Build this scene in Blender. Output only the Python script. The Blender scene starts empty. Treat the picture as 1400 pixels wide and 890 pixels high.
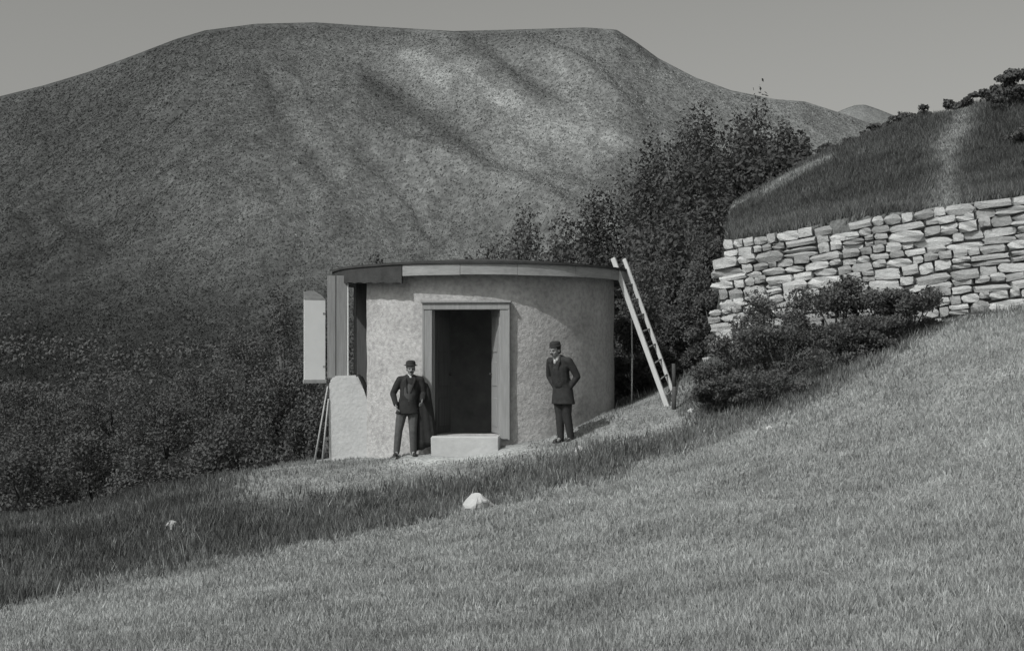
import bpy, bmesh, math, random
import numpy as np
from mathutils import Vector, Matrix

random.seed(7)
RNG = np.random.default_rng(11)
scene = bpy.context.scene
COL = scene.collection

# ------------------------------------------------------------------ camera
F = 1690.0            # focal length in photo pixels (photo 1400 x 890)
CX, HY = 700.0, 490.0  # principal column, horizon row
cam_d = bpy.data.cameras.new('camera')
cam = bpy.data.objects.new('camera', cam_d); COL.objects.link(cam)
cam.location = (0, 0, 0); cam.rotation_euler = (math.radians(90), 0, 0)
cam_d.sensor_width = 36.0; cam_d.lens = 36.0 * F / 1400.0
cam_d.shift_y = (HY - 445.0) / 1400.0
cam_d.clip_start = 0.1; cam_d.clip_end = 6000
scene.camera = cam

# ------------------------------------------------------------------ sky and sun
SUN_AZ, SUN_EL = math.radians(222), math.radians(46)   # compass from +Y, clockwise
world = bpy.data.worlds.new('World'); scene.world = world; world.use_nodes = True
nt = world.node_tree; nt.nodes.clear()
sky = nt.nodes.new('ShaderNodeTexSky'); sky.sky_type = 'NISHITA'; sky.sun_disc = False
sky.sun_elevation = SUN_EL; sky.sun_rotation = SUN_AZ; sky.dust_density = 4.0; sky.air_density = 1.2
bw = nt.nodes.new('ShaderNodeRGBToBW'); bg = nt.nodes.new('ShaderNodeBackground'); wo = nt.nodes.new('ShaderNodeOutputWorld')
bg.inputs['Strength'].default_value = 0.135
nt.links.new(sky.outputs[0], bw.inputs[0]); tint = nt.nodes.new('ShaderNodeVectorMath'); tint.operation = 'SCALE'; tint.inputs[0].default_value = (1.0, 1.0, 0.955)   # monochrome print, faintly warm
nt.links.new(bw.outputs[0], tint.inputs['Scale']); nt.links.new(tint.outputs[0], bg.inputs['Color']); nt.links.new(bg.outputs[0], wo.inputs['Surface'])
sun_d = bpy.data.lights.new('sun', 'SUN'); sun_d.energy = 3.5; sun_d.angle = math.radians(0.8); sun_d.color = (1, 0.99, 0.97)
sun = bpy.data.objects.new('sun', sun_d); COL.objects.link(sun); sun.location = (-20, -20, 30)
sd = Vector((math.sin(SUN_AZ) * math.cos(SUN_EL), math.cos(SUN_AZ) * math.cos(SUN_EL), math.sin(SUN_EL)))
sun.rotation_euler = sd.to_track_quat('Z', 'Y').to_euler()
vs = scene.view_settings
vs.view_transform = 'Standard'; vs.look = 'None'; vs.gamma = 1.0; vs.use_curve_mapping = False
vs.exposure = -0.3

# ------------------------------------------------------------------ helpers
def P(px, py, Y):
    return ((px - CX) / F * Y, Y, (HY - py) / F * Y)

def vnoise(x, y, seed=0):
    xi = np.floor(x).astype(np.int64); yi = np.floor(y).astype(np.int64)
    xf = x - xi; yf = y - yi
    u = xf * xf * (3 - 2 * xf); v = yf * yf * (3 - 2 * yf)
    def h(a, b):
        n = (a * 374761393 + b * 668265263 + seed * 974634777) & 0x7fffffff
        n = ((n ^ (n >> 13)) * 1274126177) & 0x7fffffff
        return ((n ^ (n >> 16)) & 0xffff) / 65535.0
    return (h(xi, yi) * (1 - u) + h(xi + 1, yi) * u) * (1 - v) + (h(xi, yi + 1) * (1 - u) + h(xi + 1, yi + 1) * u) * v

def fbm(x, y, seed=0, oct=4):
    s = 0; a = 0.5; t = 0
    for i in range(oct):
        s = s + a * (vnoise(x * 2 ** i, y * 2 ** i, seed + i * 17) - 0.5); t += a; a *= 0.5
    return s / t * 2      # about -1..1

def sstep(a, b, x):
    t = np.clip((x - a) / (b - a), 0, 1)
    return t * t * (3 - 2 * t)

class RBF:
    def __init__(self, pts, smooth=0.02):
        p = np.array(pts, float); self.c = p[:, :2]; n = len(p)
        r = np.linalg.norm(self.c[:, None] - self.c[None], axis=2)
        K = self.phi(r) + np.eye(n) * smooth
        Pm = np.hstack([np.ones((n, 1)), self.c])
        A = np.block([[K, Pm], [Pm.T, np.zeros((3, 3))]])
        self.w = np.linalg.solve(A, np.concatenate([p[:, 2], np.zeros(3)]))
    @staticmethod
    def phi(r):
        return r            # linear kernel: no overshoot
    def __call__(self, x, y):
        sh = x.shape; q = np.stack([x.ravel(), y.ravel()], 1); out = np.empty(len(q))
        for i in range(0, len(q), 20000):
            d = np.linalg.norm(q[i:i + 20000, None] - self.c[None], axis=2)
            out[i:i + 20000] = self.phi(d) @ self.w[:-3] + self.w[-3] + q[i:i + 20000] @ self.w[-2:]
        return out.reshape(sh)

def grey(v, cool=0.02):
    return (v * (1 - cool), v, v * (1 + cool * 0.3), 1)

def new_mat(name):
    m = bpy.data.materials.new(name); m.use_nodes = True
    b = m.node_tree.nodes['Principled BSDF']
    return m, m.node_tree, b

def mat(name, v, var=0.25, scale=3.0, rough=0.9, bump=0.0, bscale=None, attr=None, stretch=(1, 1, 1), spec=0.15, fine=0.0, fscale=40, coord='Object', translucent=0.0):
    """grey procedural material: noise-mottled base value, optional vertex attribute value, bump"""
    m, t, b = new_mat(name)
    N = t.nodes; L = t.links
    b.inputs['Roughness'].default_value = rough
    b.inputs['Specular IOR Level'].default_value = spec
    tc = N.new('ShaderNodeTexCoord'); mp = N.new('ShaderNodeMapping'); mp.inputs['Scale'].default_value = stretch
    L.new(tc.outputs[coord], mp.inputs['Vector'])
    n1 = N.new('ShaderNodeTexNoise'); n1.inputs['Scale'].default_value = scale; n1.inputs['Detail'].default_value = 6; n1.inputs['Roughness'].default_value = 0.65
    L.new(mp.outputs[0], n1.inputs['Vector'])
    mr = N.new('ShaderNodeMapRange'); mr.inputs['From Min'].default_value = 0.25; mr.inputs['From Max'].default_value = 0.75
    mr.inputs['To Min'].default_value = 1 - var; mr.inputs['To Max'].default_value = 1 + var
    L.new(n1.outputs['Fac'], mr.inputs['Value'])
    val = mr.outputs[0]
    if fine:
        n2 = N.new('ShaderNodeTexNoise'); n2.inputs['Scale'].default_value = fscale; n2.inputs['Detail'].default_value = 3
        L.new(mp.outputs[0], n2.inputs['Vector'])
        m2 = N.new('ShaderNodeMapRange'); m2.inputs['From Min'].default_value = 0.3; m2.inputs['From Max'].default_value = 0.7
        m2.inputs['To Min'].default_value = 1 - fine; m2.inputs['To Max'].default_value = 1 + fine
        L.new(n2.outputs['Fac'], m2.inputs['Value'])
        mu = N.new('ShaderNodeMath'); mu.operation = 'MULTIPLY'; L.new(val, mu.inputs[0]); L.new(m2.outputs[0], mu.inputs[1]); val = mu.outputs[0]
    mx = N.new('ShaderNodeVectorMath'); mx.operation = 'SCALE'
    if attr:
        at = N.new('ShaderNodeAttribute'); at.attribute_name = attr
        L.new(at.outputs['Color'], mx.inputs[0])
    else:
        mx.inputs[0].default_value = grey(v)[:3]
    L.new(val, mx.inputs['Scale']); L.new(mx.outputs[0], b.inputs['Base Color'])
    if bump:
        nb = N.new('ShaderNodeTexNoise'); nb.inputs['Scale'].default_value = bscale or scale * 4; nb.inputs['Detail'].default_value = 5
        L.new(mp.outputs[0], nb.inputs['Vector'])
        bp = N.new('ShaderNodeBump'); bp.inputs['Strength'].default_value = 1.0; bp.inputs['Distance'].default_value = bump
        L.new(nb.outputs['Fac'], bp.inputs['Height']); L.new(bp.outputs[0], b.inputs['Normal'])
    if translucent:
        tr = N.new('ShaderNodeBsdfTranslucent'); L.new(mx.outputs[0], tr.inputs['Color'])
        ms = N.new('ShaderNodeMixShader'); ms.inputs[0].default_value = translucent
        L.new(b.outputs[0], ms.inputs[1]); L.new(tr.outputs[0], ms.inputs[2]); L.new(ms.outputs[0], N['Material Output'].inputs['Surface'])
    return m

def tag(o, label=None, cat=None, group=None, kind=None):
    if label: o['label'] = label
    if cat: o['category'] = cat
    if group: o['group'] = group
    if kind: o['kind'] = kind
    return o

def empty(name, loc, rz=0.0):
    o = bpy.data.objects.new(name, None); COL.objects.link(o); o.location = loc; o.rotation_euler = (0, 0, rz)
    o.empty_display_size = 0.2
    return o

def link(name, me, m=None, parent=None, smooth=False):
    o = bpy.data.objects.new(name, me); COL.objects.link(o)
    if m is not None and not me.materials: me.materials.append(m)
    if parent is not None: o.parent = parent
    if smooth: me.shade_smooth()
    return o

def obj(name, bm, m=None, parent=None, smooth=False):
    bmesh.ops.recalc_face_normals(bm, faces=bm.faces[:])
    me = bpy.data.meshes.new(name); bm.to_mesh(me); bm.free()
    return link(name, me, m, parent, smooth)

def np_mesh(name, verts, faces, smooth=False):
    """verts (n,3); faces (m,k) constant k"""
    me = bpy.data.meshes.new(name)
    n, k = faces.shape
    me.vertices.add(len(verts)); me.vertices.foreach_set('co', np.ascontiguousarray(verts, np.float32).ravel())
    me.loops.add(n * k); me.loops.foreach_set('vertex_index', np.ascontiguousarray(faces, np.int32).ravel())
    me.polygons.add(n); me.polygons.foreach_set('loop_start', np.arange(0, n * k, k, dtype=np.int32))
    me.polygons.foreach_set('loop_total', np.full(n, k, np.int32))
    me.update(calc_edges=True)
    if smooth: me.shade_smooth()
    return me

def set_tone(me, tone):
    a = me.color_attributes.new('tone', 'FLOAT_COLOR', 'POINT')
    c = np.empty((len(tone), 4), np.float32); c[:, 0] = tone * 0.965; c[:, 1] = tone; c[:, 2] = tone * 1.0; c[:, 3] = 1
    a.data.foreach_set('color', c.ravel())

def grid_faces(nx, ny):
    i = np.arange(nx - 1)[:, None]; j = np.arange(ny - 1)[None]
    a = (i * ny + j).ravel()
    return np.stack([a, a + ny, a + ny + 1, a + 1], 1)

def box(bm, c, s, rot=None, bevel=0.0):
    r = bmesh.ops.create_cube(bm, size=1.0)
    vs_ = r['verts']
    M = Matrix.Translation(c) @ (rot.to_4x4() if rot is not None else Matrix.Identity(4)) @ Matrix.Diagonal((s[0], s[1], s[2], 1))
    bmesh.ops.transform(bm, matrix=M, verts=vs_)
    if bevel:
        es = list({e for v in vs_ for e in v.link_edges})
        bmesh.ops.bevel(bm, geom=es, offset=bevel, segments=1, affect='EDGES', profile=0.5)
    return vs_

def tube(bm, p0, p1, r0, r1, seg=8, caps=True):
    p0 = Vector(p0); p1 = Vector(p1); d = p1 - p0
    q = d.to_track_quat('Z', 'Y').to_matrix()
    a = [bm.verts.new(p0 + q @ Vector((math.cos(t) * r0, math.sin(t) * r0, 0))) for t in [2 * math.pi * i / seg for i in range(seg)]]
    b = [bm.verts.new(p1 + q @ Vector((math.cos(t) * r1, math.sin(t) * r1, 0))) for t in [2 * math.pi * i / seg for i in range(seg)]]
    for i in range(seg): bm.faces.new((a[i], a[(i + 1) % seg], b[(i + 1) % seg], b[i]))
    if caps: bm.faces.new(a[::-1]); bm.faces.new(b)

def ball(bm, c, r, rot=None, seg=12):
    if not hasattr(r, '__len__'): r = (r, r, r)
    M = Matrix.Translation(c) @ (rot.to_4x4() if rot is not None else Matrix.Identity(4)) @ Matrix.Diagonal((r[0], r[1], r[2], 1))
    bmesh.ops.create_uvsphere(bm, u_segments=seg, v_segments=max(6, seg * 2 // 3), radius=1.0, matrix=M)

def capsule(bm, p0, p1, r0, r1, seg=12):
    tube(bm, p0, p1, r0, r1, seg); ball(bm, p0, r0, seg=seg); ball(bm, p1, r1, seg=seg)

# ------------------------------------------------------------------ terrain functions
HUT = Vector((-0.59, 23.85, 0)); RW = 2.55; RR = 2.82
WALL_A = np.array([3.95, 23.6]); WALL_B = np.array([11.9, 20.4])
WD = (WALL_B - WALL_A) / np.linalg.norm(WALL_B - WALL_A); WN = np.array([WD[1], -WD[0]])   # WN points to camera
WALL_L = float(np.linalg.norm(WALL_B - WALL_A))
def wall_top(s): return 2.13 + 0.125 * s
def wall_base(s): return 0.20 + 0.10 * s

front_px = [
 # meadow
 (0, 890, 9.6), (350, 890, 8.4), (700, 890, 7.3), (1050, 890, 6.1), (1400, 890, 5.0),
 (0, 850, 11.8), (300, 800, 12.6), (600, 780, 12.0), (900, 760, 11.2), (1200, 720, 10.2), (1400, 700, 9.5),
 (640, 725, 15.5), (900, 670, 15.0), (1100, 640, 14.5), (1250, 600, 14.0), (1400, 570, 13.0),
 (1100, 585, 17.5), (1200, 535, 17.8), (1300, 480, 18.0), (1400, 455, 17.5),
 (1250, 470, 20.5), (1330, 440, 20.6), (1400, 428, 20.4), (1520, 400, 19.5),
 # meadow edge
 (0, 829, 13.0), (150, 795, 14.0), (300, 765, 15.2), (460, 733, 16.3), (640, 696, 17.4), (850, 646, 18.4), (1000, 591, 19.3), (1080, 565, 19.3), (1180, 510, 19.6),
 # behind meadow edge: ditch
 (150, 787, 14.7), (300, 752, 16.0), (460, 722, 17.0), (640, 688, 18.0), (850, 638, 18.9), (1000, 588, 19.7),
 # bank top
 (300, 702, 17.9), (450, 680, 18.7), (560, 664, 19.2), (700, 638, 19.6), (800, 616, 19.9), (900, 598, 20.2),
 # mound and hut ground
 (290, 672, 19.8), (300, 652, 21.3), (370, 640, 22.0), (440, 628, 22.9), (450, 632, 22.2), (520, 628, 21.5), (560, 621, 21.1), (600, 628, 20.8), (645, 626, 20.8), (695, 612, 21.0), (765, 604, 21.1), (720, 606, 21.3),
 (790, 600, 20.9), (850, 562, 22.0), (860, 552, 23.6), (920, 556, 22.0), (935, 558, 21.8), (960, 560, 21.0), (900, 590, 20.5),
 (640, 612, 22.4), (660, 595, 25.0), (600, 610, 24), (720, 600, 24),
 # bushes at wall foot
 (1000, 530, 21.8), (1000, 490, 23.3), (985, 470, 23.6), (1080, 500, 22.0), (1150, 465, 22.2), (960, 510, 24.0),
 # left dark bank
 (235, 720, 16.9), (100, 760, 16.0), (0, 775, 15.6), (0, 735, 17.2), (100, 718, 18.2), (200, 690, 19.5), (-200, 760, 16), (-200, 880, 11),
]
fpts = [P(*q) for q in front_px]
fpts += [(-6.5, 27, -3.8), (-9, 23, -3.1), (-4.5, 27.5, -3.9), (-2, 29, -3.0), (1, 29.5, -2.6), (4, 28.5, -1.2), (-10, 34, -6.5), (-4, 36, -6), (1, 36, -5), (5, 36, -3), (-10, 45, -9), (-2, 45, -8.5), (4, 45, -6), (8, 45, -4), (-14, 18, -3.4), (-16, 26, -5), (-20, 38, -8), (-22, 12, -4), (-16, 8, -3), (-25, 25, -7),
         (-8, 2, -2.3), (0, 0, -1.65), (0, -8, -1.6), (8, -5, -0.6), (-10, -8, -2.4), (6, 4, -0.7), (12, 5, 0.3), (14, 14, 1.6), (20, 10, 2.3), (20, -5, 1), (12, 18.5, 1.2), (20, 18, 2.4), (30, 20, 4),
         (-12, 60, -12), (0, 60, -11), (8, 60, -6), (14, 60, -4), (22, 60, -2), (-30, 45, -12), (-30, 60, -14), (34, 40, 6), (34, 60, 2)]
ZF = RBF(fpts)
up_px = [(985, 338, 24.0), (1060, 320, 23.7), (1150, 300, 23.3), (1250, 287, 22.9), (1400, 270, 22.2), (1600, 250, 21.2),
 (1000, 305, 30), (1100, 262, 31), (1200, 232, 31), (1300, 212, 31), (1400, 196, 31),
 (990, 287, 35), (1050, 252, 37), (1110, 221, 39), (1180, 196, 40), (1250, 173, 40), (1340, 148, 39), (1400, 132, 38), (1600, 90, 38), (960, 310, 34)]
upts = [P(*q) for q in up_px] + [(6, 46, 0.0), (11, 50, 4), (15, 50, 6), (20, 50, 7), (26, 48, 8), (6, 60, -3), (14, 60, 1), (22, 60, 3), (34, 60, 4), (34, 40, 10), (34, 22, 7)]
ZU = RBF(upts)

def behind_wall(x, y):
    """metres behind the retaining wall's line (positive: upper terrace)"""
    return -((x - WALL_A[0]) * WN[0] + (y - WALL_A[1]) * WN[1])

def terrain_raw(x, y):
    zf = ZF(x, y); zu = ZU(x, y)
    px = CX + F * x / np.maximum(y, 1.0)
    w = sstep(0.10, 0.40, behind_wall(x, y)) * sstep(962, 1000, px) * (y > 15)
    z = zf * (1 - w) + zu * w
    z = z + 0.05 * fbm(x * 0.9, y * 0.9, 3) + 0.025 * fbm(x * 3.1, y * 3.1, 5)
    return z

GX = np.arange(-30, 34.01, 0.2); GY = np.arange(-12, 60.01, 0.2)
gx, gy = np.meshgrid(GX, GY, indexing='ij')
GZ = terrain_raw(gx, gy)
# flat trodden platform under the hut
rh = np.hypot(gx - HUT.x, gy - HUT.y)
GZ = np.where(rh < 2.3, np.minimum(GZ, -1.75), GZ)
def ground(x, y):
    x = np.asarray(x, float); y = np.asarray(y, float)
    fx = np.clip((x - GX[0]) / 0.2, 0, len(GX) - 1.001); fy = np.clip((y - GY[0]) / 0.2, 0, len(GY) - 1.001)
    i = fx.astype(int); j = fy.astype(int); u = fx - i; v = fy - j
    return (GZ[i, j] * (1 - u) + GZ[i + 1, j] * u) * (1 - v) + (GZ[i, j + 1] * (1 - u) + GZ[i + 1, j + 1] * u) * v
def gz(x, y): return float(ground(x, y))

# zones of ground cover, as real patches on the ground
ML = np.array([(-400, 905), (0, 828), (200, 785), (400, 745), (640, 695), (850, 645), (1000, 591), (1100, 560), (1200, 500), (1290, 440), (1400, 420), (1900, 360)], float)
LL = np.array([(-400, 800), (200, 735), (300, 703), (450, 682), (560, 666), (700, 640), (800, 618), (900, 598), (1000, 570), (1100, 520), (1900, 300)], float)
def zones(x, y, z):
    yy = np.maximum(y, 0.5)
    px = CX + F * x / yy + 14 * fbm(x * 1.3, y * 1.3, 21); py = HY - F * z / yy + 9 * fbm(x * 1.5, y * 1.5, 22)
    m = np.interp(px, ML[:, 0], ML[:, 1]); l = np.interp(px, LL[:, 0], LL[:, 1])
    meadow = sstep(-17, 12, py - m + 9 * fbm(x * 4.5, y * 4.5, 24)); meadow = np.where(y < 7, 1, meadow)
    up = (behind_wall(x, y) > 0.2) & (px > 978) & (y > 15)
    meadow = np.where(up, 0, meadow)
    mound = sstep(-14, 12, l - py + 8 * fbm(x * 4.5, y * 4.5, 25)) * sstep(225, 400, px + 0.6 * (690 - py) + 40 * fbm(x * 0.8, y * 0.8, 23)) * (1 - sstep(915, 960, px)) * (1 - sstep(23.6, 24.6, y)) * (1 - meadow)
    mound = np.where(up, 0, mound)
    return meadow, mound, up, px, py

def tone_of(x, y, z):
    meadow, mound, up, px, py = zones(x, y, z)
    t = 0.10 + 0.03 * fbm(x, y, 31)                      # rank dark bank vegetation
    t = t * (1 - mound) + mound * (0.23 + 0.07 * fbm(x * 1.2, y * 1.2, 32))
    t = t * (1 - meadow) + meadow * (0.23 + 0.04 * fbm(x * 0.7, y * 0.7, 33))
    bare = sstep(1.0, 0.4, np.hypot((x + 0.8) / 1.6, (y - 20.6) / 0.5))     # trodden earth by the step
    t = t + bare * 0.12
    path = np.exp(-((px - np.interp(py, [150, 200, 280, 330], [1318, 1300, 1288, 1286])) / 21.0) ** 2)
    rim = np.exp(-((py - np.interp(px, [985, 1050, 1110, 1180], [290, 256, 226, 199])) / 6.0) ** 2) * (px < 1140) * (px > 975)
    tu = 0.085 + 0.025 * fbm(x * 0.8, y * 0.8, 34) + 0.10 * path + 0.14 * rim + 0.04 * np.exp(-((py - np.interp(px, [985, 1400], [322, 262])) / 14) ** 2)
    return np.where(up, tu, t)

# ------------------------------------------------------------------ ground sheet
M_GROUND = mat('ground_earth', 0.2, var=0.35, scale=1.6, rough=0.95, bump=0.04, bscale=9, attr='tone', fine=0.35, fscale=22, spec=0.05)
gv = np.stack([gx.ravel(), gy.ravel(), GZ.ravel()], 1)
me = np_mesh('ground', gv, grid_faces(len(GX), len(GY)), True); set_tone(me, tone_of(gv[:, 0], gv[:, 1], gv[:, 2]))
tag(link('ground', me, M_GROUND), kind='structure')
# wide base plain reaching the horizon
pv = []
N_ = 40
bx = np.linspace(-3500, 3500, N_); bxx, byy = np.meshgrid(bx, bx, indexing='ij')
pv = np.stack([bxx.ravel(), byy.ravel(), np.full(N_ * N_, -16.0)], 1)
M_PLAIN = mat('plain_earth', 0.1, var=0.3, scale=0.02)
tag(link('terrain', np_mesh('terrain', pv, grid_faces(N_, N_)), M_PLAIN), kind='structure')

# ------------------------------------------------------------------ mountain
RIDGE = np.array([(-700, 262), (-400, 215), (-150, 165), (0, 132), (60, 117), (120, 99), (180, 77), (240, 54), (280, 42), (350, 33), (430, 31), (520, 37), (620, 43), (700, 41), (800, 38), (843, 41), (870, 58), (900, 80), (950, 106), (1000, 124), (1060, 136), (1100, 139), (1150, 155), (1250, 190), (1400, 235), (2100, 330)], float)
hp = np.arange(-700, 2100, 3.5)
hq = np.concatenate([np.linspace(0, 1, 330), np.linspace(1.004, 1.14, 30)])
pp, tt = np.meshgrid(hp, hq, indexing='ij')
Y0 = 34.0
YR = 430 + 36 * fbm(pp / 260.0, pp * 0, 41, 2)
Yh = Y0 * (YR / Y0) ** tt
er = (HY - np.interp(pp, RIDGE[:, 0], RIDGE[:, 1])) / F
ky = np.log(np.array([20, 34, 50, 75, 105])); kv = np.array([-.4, -.26, -.16, -.07, 0.0])
tb = np.clip((np.log(Yh) - math.log(105)) / (np.log(YR) - math.log(105)), 0, 1)
e = np.where(Yh < 105, np.interp(np.log(Yh), ky, kv), er * tb ** 1.05)
zh = e * Yh
over = np.clip(tt - 1, 0, 1)
zh = np.where(tt > 1, er * YR - over * 560 * 1.1, zh)
Xh = (pp - CX) / F * Yh
# spurs and gullies running down the face, leaning to the right
amp = sstep(0.12, 0.42, tb) * (1 - sstep(0.90, 1.0, tb)) * (tt <= 1)
zs0 = zh.copy()
w1 = 34 * fbm(Xh / 85, zh / 50, 43, 3)
s = (Xh - 1.05 * (95 - zh) + w1) / 36.0
rid = 1 - np.sqrt(fbm(s, zh / 150 + 3, 47, 2) ** 2 + 0.02) * 1.6
s2 = (Xh - 0.7 * (95 - zh) + w1 * 0.6) / 11.0
rid2 = 1 - np.sqrt(fbm(s2, zh / 60, 53, 3) ** 2 + 0.02) * 1.6
zh = zh + amp * (6.5 * (rid - 0.5) + 2.0 * (rid2 - 0.5)) + 0.8 * fbm(Xh / 5, zs0 / 8.0, 59, 4) * amp
pxh = CX + F * Xh / Yh; pyh = HY - F * zh / Yh
# cover: dark heath and scrub on the left and low down, pale scree in the gullies on the right
cov = 0.115 + 0.02 * fbm(Xh / 36, zh / 24, 61)
left = sstep(520, 60, pxh + 0.35 * (pyh - 200) + 60 * fbm(Xh / 30, zh / 24, 63))
low = sstep(270, 480, pyh + 0.05 * (pxh - 300) + 45 * fbm(Xh / 14, zh / 7, 64))
scree = sstep(0.05, 0.75, fbm(s * 1.3 + 9, zh / 75, 66, 3) + 0.5 * fbm(Xh / 8, zh / 7, 67)) * sstep(330, 640, pxh) * (1 - 0.4 * sstep(900, 1000, pxh))
cov = cov * (1 + 0.22 * fbm(Xh / 3.0, zs0 / 4.5, 68, 3)) + scree * 0.065 + 0.02 * sstep(500, 760, pxh) * sstep(320, 180, pyh)
def band(pts, wpx):      # darker and paler tone strips along spur and gully lines
    d = np.full(pxh.shape, 1e9)
    for (ax, ay), (bx_, by_) in zip(pts[:-1], pts[1:]):
        t_ = np.clip(((pxh - ax) * (bx_ - ax) + (pyh - ay) * (by_ - ay)) / ((bx_ - ax) ** 2 + (by_ - ay) ** 2), 0, 1)
        d = np.minimum(d, np.hypot(pxh - ax - t_ * (bx_ - ax), pyh - ay - t_ * (by_ - ay)))
    return np.exp(-((d + 7 * fbm(Xh / 6, zs0 / 5, 69, 3)) / wpx) ** 2)
cov = cov * (1 - 0.40 * band([(505, 110), (560, 150), (610, 185), (660, 228)], 14)) * (1 - 0.3 * band([(640, 55), (690, 95), (740, 130)], 14)) * (1 - 0.25 * band([(380, 160), (460, 250), (480, 300)], 20))
cov = cov + 0.04 * band([(400, 160), (440, 205), (500, 300), (520, 340)], 16) + 0.04 * band([(600, 205), (660, 235), (700, 250)], 15) + 0.05 * band([(560, 80), (600, 115)], 18) + 0.04 * band([(690, 130), (730, 165), (800, 180)], 20) + 0.04 * band([(760, 90), (790, 140), (850, 190)], 14)
cov = cov * 1.12 * (1 - 0.45 * left) * (1 - 0.62 * low * (0.25 + 0.75 * sstep(720, 380, pxh)))
top = np.exp(-((pyh - np.interp(pxh, RIDGE[:, 0], RIDGE[:, 1])) / 22.0) ** 2) * (pxh > 200) * (pxh < 900)
cov = cov * (1 - 0.25 * top)
M_HILL = mat('hill_heath', 0.1, var=0.20, scale=0.22, rough=1.0, bump=0.45, bscale=0.6, attr='tone', fine=0.35, fscale=0.9, spec=0.0, stretch=(1, 0.3, 0.8))
hv = np.stack([Xh.ravel(), Yh.ravel(), zh.ravel()], 1)
me = np_mesh('mountain', hv, grid_faces(len(hp), len(hq)), True); set_tone(me, cov.ravel())
tag(link('mountain', me, M_HILL), kind='structure')
# heath and tussocks that cover the mountainside
n = 420000
pq = RNG.uniform(-120, 1180, n); tq = RNG.uniform(0.30, 0.995, n)
fi = (pq + 700) / 3.5; fj = tq * 329
i0 = fi.astype(int); j0 = np.minimum(fj.astype(int), 328); u_ = fi - i0; v_ = fj - j0
def gsamp(A): return (A[i0, j0] * (1 - u_) + A[i0 + 1, j0] * u_) * (1 - v_) + (A[i0, j0 + 1] * (1 - u_) + A[i0 + 1, j0 + 1] * u_) * v_
hx, hy, hz_, ht = gsamp(Xh), gsamp(Yh), gsamp(zh), gsamp(cov)
wd = (0.08 + hy / 1250) * RNG.uniform(0.5, 1.5, n); hh_ = wd * RNG.uniform(0.3, 0.9, n)
ang = RNG.uniform(0, 2 * np.pi, n); dx, dy = np.cos(ang) * wd, np.sin(ang) * wd
vv = np.stack([np.stack([hx - dx, hy - dy, hz_ - 0.15], 1), np.stack([hx + dx, hy + dy, hz_ - 0.15], 1), np.stack([hx + RNG.normal(size=n) * wd * .3, hy + RNG.normal(size=n) * wd * .3, hz_ + hh_], 1)], 1)
HEATH = (vv.reshape(-1, 3), np.arange(n * 3).reshape(-1, 3), np.repeat(ht * RNG.uniform(0.8, 2.2, n), 3))
def hill_z(px, Y):
    i = int(np.argmin(np.abs(hp - px))); return float(np.interp(Y, Yh[i], zh[i]))

# second, farther hill on the right
R2 = np.array([(1000, 200), (1100, 168), (1135, 158), (1152, 150), (1168, 144), (1182, 143), (1200, 149), (1225, 159), (1250, 167), (1290, 180), (1400, 205), (1900, 260)], float)
hp2 = np.arange(1000, 1900, 4.0); hq2 = np.linspace(0, 1.3, 70)
p2, t2 = np.meshgrid(hp2, hq2, indexing='ij')
Y2 = 500 + 600 * t2
e2 = (HY - np.interp(p2, R2[:, 0], R2[:, 1])) / F
z2 = np.where(t2 <= 1, e2 * 1100 * np.clip(t2, 0, 1) ** 0.8 - 60 * (1 - t2), e2 * 1100 - (t2 - 1) * 500)
X2 = (p2 - CX) / F * Y2
z2 = z2 + 6 * fbm(X2 / 60, Y2 / 60, 71) * (1 - sstep(0.9, 1, t2))
v2 = np.stack([X2.ravel(), Y2.ravel(), z2.ravel()], 1)
me = np_mesh('hill', v2, grid_faces(len(hp2), len(hq2)), True); set_tone(me, (0.155 + 0.04 * fbm(X2 / 40, z2 / 30, 73)).ravel())
tag(link('hill', me, M_HILL), kind='structure')

# ------------------------------------------------------------------ grass
def blades(name, x, y, h, w, lean, m, tone, z=None):
    n = len(x); z = ground(x, y) if z is None else z
    a = RNG.uniform(0, 2 * np.pi, n); la = RNG.uniform(0, 2 * np.pi, n)
    ll = lean * h * RNG.uniform(0.2, 1.0, n)
    dx, dy = np.cos(a) * w / 2, np.sin(a) * w / 2
    v = np.empty((n, 3, 3))
    v[:, 0] = np.stack([x - dx, y - dy, z - 0.01], 1); v[:, 1] = np.stack([x + dx, y + dy, z - 0.01], 1)
    v[:, 2] = np.stack([x + np.cos(la) * ll, y + np.sin(la) * ll, z + h], 1)
    me = np_mesh(name, v.reshape(-1, 3), np.arange(n * 3).reshape(-1, 3)); set_tone(me, np.repeat(tone, 3))
    return tag(link(name, me, m), kind='stuff')
M_GRASS = mat('grass_blades', 0.2, var=0.3, scale=1.1, rough=0.9, attr='tone', spec=0.05, translucent=0.35)

def scatter(n, y0, y1, pw=1.0, px0=-150, px1=1550):
    u = RNG.uniform(0, 1, n); y = y0 * (y1 / y0) ** (u ** pw)
    px = RNG.uniform(px0, px1, n); x = (px - CX) / F * y
    return x, y
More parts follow.
